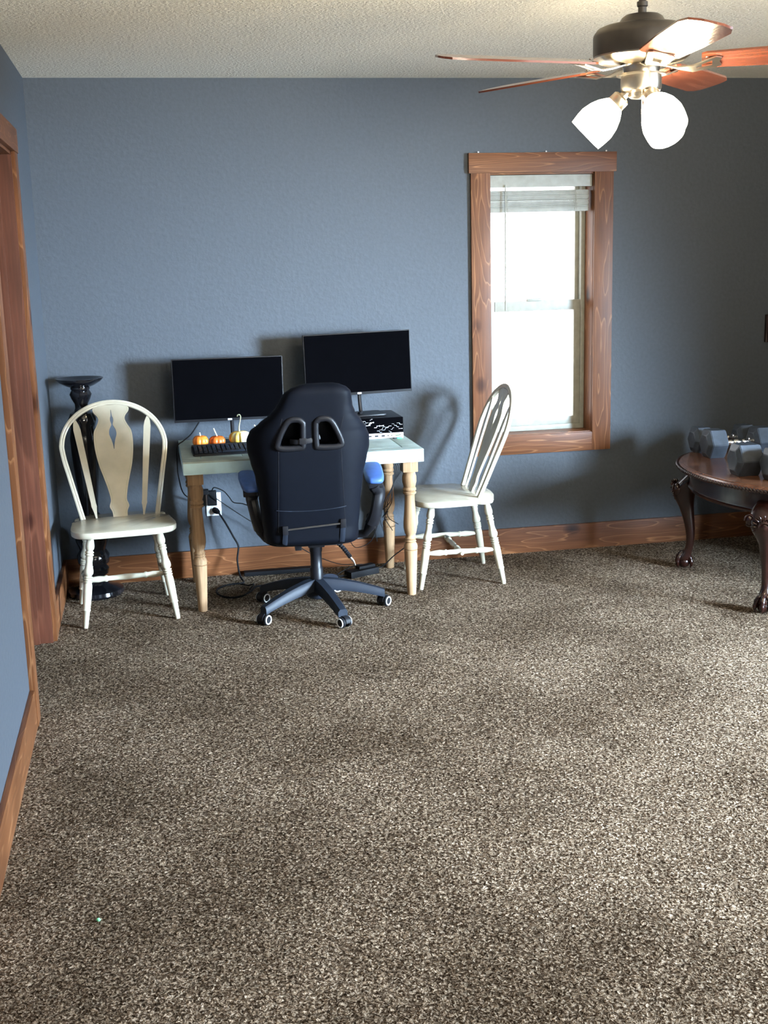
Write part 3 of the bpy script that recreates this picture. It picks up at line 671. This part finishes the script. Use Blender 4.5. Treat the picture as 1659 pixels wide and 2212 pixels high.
# arms
for sx, dz in ((-1, 0), (1, .012)):
    mt_ = T(sx*.287-(.022 if sx > 0 else 0), -.085, .622+dz) @ RZ(-4*sx+2) @ RX(9)
    pd = []
    for z, e in ((0, .94), (.006, 1), (.018, 1), (.025, .93), (.028, .8)):
        rg = []
        for i in range(32):
            a = 2*PI*i/32; c_, s_ = math.cos(a), math.sin(a)
            rg.append(mt_ @ Vector((.043*e*math.copysign(abs(c_)**.55, c_), .125*e*math.copysign(abs(s_)**.55, s_), z)))
        pd.append(rg)
    armo = MB(); armo.box(mt_ @ Vector((0, -.01, -.012)), (.062, .20, .024), .008, RX(9))
    up_ = smooth_path([mt_ @ Vector((0, -.085, -.012)), Vector((sx*.280, -.155, .570)), Vector((sx*.272, -.16, .52)), Vector((sx*.262, -.15, .47)), Vector((sx*.250, -.13, .43))], 5)
    armo.tube(up_, [.036-.006*abs(math.sin(i/len(up_)*PI)) for i in range(len(up_))], 10, flat=(1.0, .85))
    armo.tube([Vector((sx*.250, -.13, .455)), Vector((sx*.245, -.10, .41)), Vector((sx*.225, -.06, .365)), Vector((sx*.12, -.04, .352))], [.027, .026, .020, .014], 10)
    armo.turned((sx*.245, -.145, .475), (sx*.285, -.145, .475), [(0, .028), (.8, .028), (1, .022)], 20)
    a_ = armo.build('armrest', 'bplastic', GC, 40); a_['label'] = 'black arm support'
    p_ = MB().loft(pd).build('arm_pad', 'bluepad', a_, 60)
    p_['label'] = 'blue padded arm top'

# ------------------------------------------------------------------ outlet, plugs, cables
ou = thing('wall_outlet', 'white double socket plate on the wall under the desk', 'outlet', (.764, 0, .374))
MB().b2((-.038, -.006, -.060), (.038, 0, .060), .003).build('cover_plate', 'white', ou)
for z in (-.022, .022): MB().lathe([(.016, 0), (.016, .002), (.014, .003)], T(0, -.006, z) @ RX(90), 20).build('socket', 'white', ou)
ad = thing('power_adapter', 'black plug-in adapter in the upper socket of the outlet', 'power adapter', (.755, -.010, .404))
MB().b2((-.022, -.035, -.030), (.024, 0, .045), .004).build('body', 'cabl', ad)
MB().b2((-.045, -.045, .030), (-.015, -.01, .055), .004).build('usb_plug', 'cabl', ad)
MB().tube(smooth_path([(.0, -.03, .040), (.008, -.04, .062), (.022, -.045, .064), (.060, -.05, .045), (.085, -.06, .015), (.105, -.07, -.012), (.150, -.08, -.020), (.22, -.09, -.045), (.30, -.1, -.05)], 5), .0026, 6).build('cord', 'cabl', ad)
MB().tube(smooth_path([(-.02, -.04, .040), (.02, -.05, .010), (.07, -.05, -.030), (.13, -.06, -.075), (.20, -.06, -.125), (.28, -.07, -.17), (.38, -.08, -.225), (.48, -.085, -.30), (.62, -.09, -.365), (.72, -.1, -.375)], 5), .0023, 6).build('cord', 'cabl', ad)
pg = thing('mains_cable', 'thick black power cord plugged in the lower socket, looped on the carpet', 'power cord', (.764, -.006, .347))
MB().turned((0, 0, 0), (.022, -.032, -.012), [(0, .013), (.4, .016), (.8, .012), (1, .008)], 14).build('plug', 'cabl', pg)
gx = lambda x, y, z: (x-.764, y+.006, z-.347)
cp = smooth_path([gx(.784, -.038, .336), gx(.815, -.06, .285), gx(.850, -.08, .215), gx(.872, -.09, .165), gx(.862, -.11, .10), gx(.868, -.15, .03), gx(.882, -.20, .007), gx(.865, -.225, .007), gx(.80, -.235, .007), gx(.745, -.30, .007), gx(.742, -.39, .007), gx(.785, -.465, .007), gx(.85, -.46, .007), gx(.905, -.38, .007), gx(.93, -.33, .012), gx(.97, -.30, .007), gx(1.06, -.28, .007), gx(1.25, -.26, .007), gx(1.40, -.245, .012)], 6)
MB().tube(cp, .0048, 8).build('cord', 'cabl', pg)
cp = smooth_path([gx(.862, -.235, .006), gx(.90, -.27, .006), gx(.925, -.30, .018), gx(.90, -.345, .006)], 5)
MB().tube(cp, .0032, 6).build('cord_tail', 'cabl', pg)
br = thing('power_brick', 'black power brick lying on the carpet behind the gaming chair', 'power brick', (1.482, -.222, 0), math.radians(25))
MB().box((0, 0, .018), (.175, .065, .034), .008).build('body', 'cabl', br); MB().box((.03, .01, .041), (.10, .038, .016), .005).build('cord_bundle', 'cabl', br)
MB().tube(smooth_path([(.085, 0, .02), (.13, -.01, .03), (.18, -.03, .075), (.24, -.05, .115)], 5), .003, 6).build('cord', 'cabl', br)
MB().tube(smooth_path([(.09, .02, .03), (0, .03, .05), (-.10, .025, .035), (-.18, .01, .02), (-.30, .02, .05)], 5), .0025, 6).build('cord', 'cabl', br)
sb = thing('cable_tray', 'long flat black bar lying on the carpet along the back baseboard', 'bar', (1.095, -.060, 0))
MB().box((0, 0, .012), (.40, .05, .022), .005).build('body', 'cabl', sb)
hw_ = thing('hanging_wires', 'tangle of thin black wires hanging behind the right arm of the gaming chair', 'wires', (1.60, -.33, .655))
random.seed(5); hm = MB()
for k, (dx, dz) in enumerate([(-.02, -.42), (.02, -.40), (.05, -.37), (-.06, -.45), (.0, -.30)]):
    hm.tube(smooth_path([(0, 0, 0), (.04+.01*k, -.01, -.08), (.03, -.02, -.17), (-.02+.01*k, -.02, -.26), (-.03+dx*.6, -.03, -.33), (dx, -.03, dz)], 5), .002, 6)
hm.tube(smooth_path([(-.03, -.03, -.25), (-.06, -.03, -.38), (-.10, -.04, -.45), (-.17, -.04, -.47), (-.20, -.03, -.43)], 5), .002, 6)
hm.tube(smooth_path([(.03, 0, 0), (.11, .0, -.12), (.14, .0, -.25), (.13, .0, -.38), (.10, -.01, -.50)], 5), .002, 6); hm.build('wire_bundle', 'cabl', hw_)
mcb = thing('monitor_cable', 'thin black cable from the lower monitor over the left desk edge', 'cable', (.70, -.165, .84))
MB().tube(smooth_path([(.02, 0, 0), (.0, -.01, -.03), (-.035, -.02, -.075), (-.075, -.03, -.105), (-.098, -.04, -.118), (-.108, -.06, -.14), (-.110, -.06, -.22), (-.105, .05, -.30), (-.08, .12, -.40), (.0, .13, -.44)], 5), .003, 6).build('cord', 'cabl', mcb)

# ------------------------------------------------------------------ oval claw-foot table
TC = Vector((3.385, -.955, 0)); TA, TB_, TZ = .445, .64, .570
ot = thing('oval_table', 'low dark mahogany oval table with carved claw-foot legs', 'table', TC)
def oval(a, b_, n=96): return [(a*math.cos(2*PI*i/n), b_*math.sin(2*PI*i/n)) for i in range(n)]
tpm = MB(); tpm.loft([[Vector((x, y, z)) for x, y in oval(TA+d, TB_+d)] for d, z in ((-.040, TZ-.028), (-.012, TZ-.028), (-.006, TZ-.022), (-.006, TZ-.010), (-.013, TZ-.004), (-.020, TZ-.003), (-.024, TZ))]); tpm.build('tabletop', 'mahog_top', ot, 30)
rope = MB(); N = 200
for i in range(N):
    a = 2*PI*i/N; x, y = (TA+.002)*math.cos(a), (TB_+.002)*math.sin(a); ta = math.degrees(math.atan2((TB_)*math.cos(a), -(TA)*math.sin(a)))
    rope.ball((x, y, TZ-.017), 1, (.0125, .0078, .0072), RZ(ta) @ RY(48), 8, 6)
rope.build('rope_edge', 'mahog', ot, 60)
ap = MB(); ap.loft([[Vector((x, y, z)) for x, y in oval(TA+d, TB_+d)] for d, z in ((-.062, TZ-.132), (-.052, TZ-.130), (-.050, TZ-.120), (-.058, TZ-.116), (-.060, TZ-.110), (-.060, TZ-.040), (-.045, TZ-.030), (-.040, TZ-.028))]); ap.build('apron', 'mahog', ot, 30)
for sx in (-1, 1):
    for sy in (-1, 1):
        base = Vector((sx*.285, sy*.395, 0)); out = Vector((sx*.62, sy*.78, 0)).normalized(); side = Vector((-out.y, out.x, 0))
        pth = [(-.035, .50, .036, .050), (-.005, .455, .050, .074), (.022, .415, .055, .078), (.026, .370, .050, .062), (.014, .32, .038, .037), (-.002, .25, .028, .028), (-.012, .18, .022, .022), (-.010, .12, .019, .020), (.002, .085, .022, .024), (.014, .062, .030, .032), (.018, .045, .030, .032)]
        rings = []
        pp = smooth_path([(a, z, 0) for a, z, r1, r2 in pth], 3); rr = smooth_path([(r1, r2, 0) for a, z, r1, r2 in pth], 3)
        for p, r in zip(pp, rr):
            rings.append([base+out*(p.x+r.x*math.cos(2*PI*i/18))+side*r.y*math.sin(2*PI*i/18)+Vector((0, 0, p.y)) for i in range(18)])
        lg = MB().loft(rings).build('leg', 'mahog', ot, 60)
        ft = MB().ball(base+out*.018+Vector((0, 0, .030)), .030, (1, 1, 1), None, 16, 12)
        for an in (-62, 0, 62, 180):
            dv = RZ(an) @ out; c0 = base+out*.018
            ft.tube(smooth_path([c0+dv*.010+Vector((0, 0, .082)), c0+dv*.026+Vector((0, 0, .066)), c0+dv*.037+Vector((0, 0, .044)), c0+dv*.040+Vector((0, 0, .024)), c0+dv*.036+Vector((0, 0, .006))], 4), [.011, .011, .011, .012, .011, .011, .0125, .011, .010, .010, .011, .010, .009, .007, .006, .004, .003], 8)
        ft.build('claw_foot', 'mahog', lg, 60)
        # carved shell with petals on the knee
        kn_ = MB()
        mt_ = frame(base+out*.068+Vector((0, 0, .398)), base+out*.10+Vector((0, 0, .388)))[0] @ Matrix.Scale(1.35, 4)
        kn_.lathe([(.0, .012), (.008, .012), (.014, .006), (.020, .009), (.024, .004), (.026, -.006)], mt_, 20)
        for i in range(16):
            a = 2*PI*i/16; kn_.ball(mt_ @ Vector((math.cos(a)*.034, math.sin(a)*.034, -.001)), 1, (.016, .0056, .008), mt_.to_3x3().normalized().to_4x4() @ Matrix.Rotation(a, 4, 'Z'), 8, 6)
        for s2 in (-1, 1):
            kn_.ball(base+out*.030+side*s2*.072+Vector((0, 0, .418)), 1, (.022, .020, .030), RZ(math.degrees(math.atan2(out.y, out.x))), 12, 8)
            kn_.tube([base+out*.030+side*s2*(.072+.022*math.cos(q))+Vector((0, 0, .418+.026*math.sin(q)))+out*.014 for q in [j*.5 for j in range(12)]], .004, 6)
        kn_.build('knee_carving', 'mahog', lg, 60)

# ------------------------------------------------------------------ dumbbells on the oval table
def dumbbell(label, loc, rz, hd=.142, hl=.115, gap=.13):
    t = thing('hex_dumbbell', label, 'dumbbell', loc, math.radians(rz), 'dumbbells on the oval table')
    R6 = hd/2/math.cos(PI/6)
    for s_ in (-1, 1):
        cx_ = s_*(gap/2+hl/2); rings = []
        for dx, e in ((-hl/2, .62), (-hl/2+.016, 1.0), (hl/2-.016, 1.0), (hl/2, .66)):
            rings.append([Vector((cx_+dx, R6*e*math.cos(PI/3*i), hd/2+R6*e*math.sin(PI/3*i))) for i in range(6)])
        m_ = MB().loft(rings); bmesh.ops.bevel(m_.bm, geom=list(m_.bm.edges), offset=.0025, segments=2, affect='EDGES'); m_.build('head', 'iron', t, 25)
    MB().turned((-gap/2-.01, 0, hd/2), (gap/2+.01, 0, hd/2), [(0, .018), (.12, .018), (.14, .012), (.22, .0125), (.30, .015), (.36, .0125), (.40, .016), (.60, .016), (.64, .0125), (.70, .015), (.78, .0125), (.86, .012), (.88, .018), (1, .018)], 20).build('handle', 'chrome', t, 40)
    return t
dumbbell('grey hex dumbbell with chrome handle, at the back of the oval table', (3.335, -.425, TZ), 0, .128, .10, .135)
dumbbell('grey hex dumbbell with chrome handle, second from the back on the oval table', (3.335, -.590, TZ), 0, .138, .11, .14)
dumbbell('grey hex dumbbell lying across the middle of the oval table', (3.258, -1.070, TZ), 0, .142, .13, .13)
dumbbell('grey hex dumbbell nearest the front of the oval table, cut by the picture edge', (3.335, -1.232, TZ), 0, .142, .13, .13)

# ------------------------------------------------------------------ ceiling fan
FX, FY = 1.990, -2.500
fan = thing('ceiling_fan', 'five-blade ceiling fan with pewter motor and lit frosted shades', 'ceiling fan', (FX, FY, H))
z_ = lambda z: z-H
MB().lathe([(.0, z_(2.44)), (.065, z_(2.44)), (.066, z_(2.425)), (.055, z_(2.39)), (.025, z_(2.375)), (.012, z_(2.37))], None, 32).build('canopy', 'pewter', fan)
MB().lathe([(.0105, z_(2.38)), (.0105, z_(2.315)), (.016, z_(2.312)), (.016, z_(2.300)), (.0125, z_(2.297)), (.0125, z_(2.265))], None, 20).build('downrod', 'pewter', fan)
MB().lathe([(.0, z_(2.275)), (.050, z_(2.275)), (.060, z_(2.268)), (.070, z_(2.252)), (.115, z_(2.244)), (.130, z_(2.238)), (.138, z_(2.228)), (.142, z_(2.222)), (.1435, z_(2.215)), (.1435, z_(2.168)), (.142, z_(2.160))], None, 64).build('motor_housing', 'pewter', fan, 30)
MB().lathe([(.142, z_(2.162)), (.141, z_(2.156)), (.128, z_(2.146)), (.10, z_(2.138)), (.060, z_(2.134)), (.055, z_(2.128)), (.052, z_(2.112)), (.072, z_(2.109)), (.073, z_(2.104)), (.0, z_(2.104))], None, 64).build('flywheel_plate', 'nickel', fan, 30)
MB().lathe([(.0, z_(2.104)), (.060, z_(2.104)), (.061, z_(2.068)), (.057, z_(2.060)), (.038, z_(2.055)), (.036, z_(2.044)), (.030, z_(2.040)), (.0, z_(2.038))], None, 48).build('switch_cup', 'nickel', fan, 30)
for k in range(5):
    az = 46+72*k; Rm = RZ(az)
    irn = MB()
    irn.plate([(.055, -.016), (.105, -.014), (.150, -.030), (.215, -.040), (.232, -.030), (.225, 0), (.232, .030), (.215, .040), (.150, .030), (.105, .014), (.055, .016)], [[(.160, -.012), (.205, -.018), (.205, .018), (.160, .012)]], .004,
              lambda u, v, d: Rm @ (Vector((u, 0, z_(2.132)-.018*min(1, max(0, (u-.06)/.06))+.016*min(1, max(0, (u-.15)/.06)))) + (Matrix.Rotation(math.radians(-12.5)*min(1, max(0, (u-.09)/.08)), 3, 'X') @ Vector((0, v, d)))))
    irn = irn.build('blade_iron', 'nickel', fan, 30)
    ol = [(.175, -.048), (.19, -.058), (.40, -.068), (.60, -.070), (.645, -.058), (.660, -.030), (.662, 0), (.660, .030), (.645, .058), (.60, .070), (.40, .068), (.19, .058), (.175, .048)]
    bld = MB().plate(ol, [], .006, lambda u, v, d: Vector((u, 0, 0)) + (Matrix.Rotation(math.radians(-12.5), 3, 'X') @ Vector((0, v, d))))
    bo = bld.build('blade', 'blade', fan, 30, Matrix.Translation((0, 0, 0))); bo.rotation_euler = (0, 0, math.radians(az)); bo.location = (0, 0, z_(2.136))
    for x, y in ((.19, -.026), (.19, .026), (.215, 0)):
        so = MB().ball((x, y, .004), .005, (1, 1, .5), None, 8, 6).build('blade_screw', 'nickel', irn, 60); so.rotation_euler = (0, 0, math.radians(az)); so.location = (0, 0, z_(2.138))
for k, az in enumerate((157, 277, 37)):
    Rm = RZ(az); til = math.radians(46)
    o0 = Vector((.040, 0, z_(2.060))); dr = Vector((math.sin(til), 0, -math.cos(til)))
    def P(v): return Rm @ v
    ft = MB().tube([P(Vector((.015, 0, z_(2.058)))), P(o0), P(o0+dr*.030)], [.012, .013, .014], 12)
    mt_, _ = frame(P(o0+dr*.018), P(o0+dr*.06)); ft.lathe([(.0, 0), (.020, 0), (.027, .006), (.028, .030), (.024, .036), (.010, .036)], mt_, 28)
    fo = ft.build('lamp_fitter', 'nickel', fan, 40)
    mt_, _ = frame(P(o0+dr*.044), P(o0+dr*.1))
    sh = MB().lathe([(.022, 0), (.030, .008), (.044, .028), (.055, .052), (.061, .080), (.060, .105), (.057, .128), (.055, .128), (.057, .105), (.057, .080), (.051, .052), (.040, .028), (.026, .010), (.018, .004)], mt_, 40)
    so = sh.build('lamp_shade', 'lamp', fan, 60); so['label'] = 'glowing frosted glass shade'
    bu = MB().lathe([(.012, .010), (.014, .03), (.026, .055), (.030, .075), (.024, .095), (.010, .104), (0, .106)], mt_, 24).build('bulb', 'lamp', so, 60)
pcn = MB()
for i in range(22): pcn.ball((-.018, -.052, z_(2.062)-.0034*i), .0019, (1, 1, 1), None, 6, 4)
pcn.build('pull_chain', 'nickel', fan, 60)
pcn = MB()
for i in range(12): pcn.ball((.0, -.045, z_(2.040)-.0034*i), .0019, (1, 1, 1), None, 6, 4)
pcn.build('pull_chain', 'nickel', fan, 60)

# ------------------------------------------------------------------ small things at the edges
db = MB().ball((0, 0, .004), .006, (1, .8, .7), None, 8, 6).build('paper_scrap', 'green2'); db.location = (.272, -3.272, 0); tag(db, 'tiny pale green crumb lying on the open carpet', 'crumb')
pf = thing('wall_picture', 'dark brown framed panel on the back wall, cut by the right picture edge', 'picture', (3.95, 0, 1.15))
MB().b2((-.175, -.022, -.075), (.175, 0, .075), .006).build('frame', 'mahog', pf); MB().b2((-.15, -.024, -.05), (.15, -.018, .05)).build('panel', 'screen', pf)
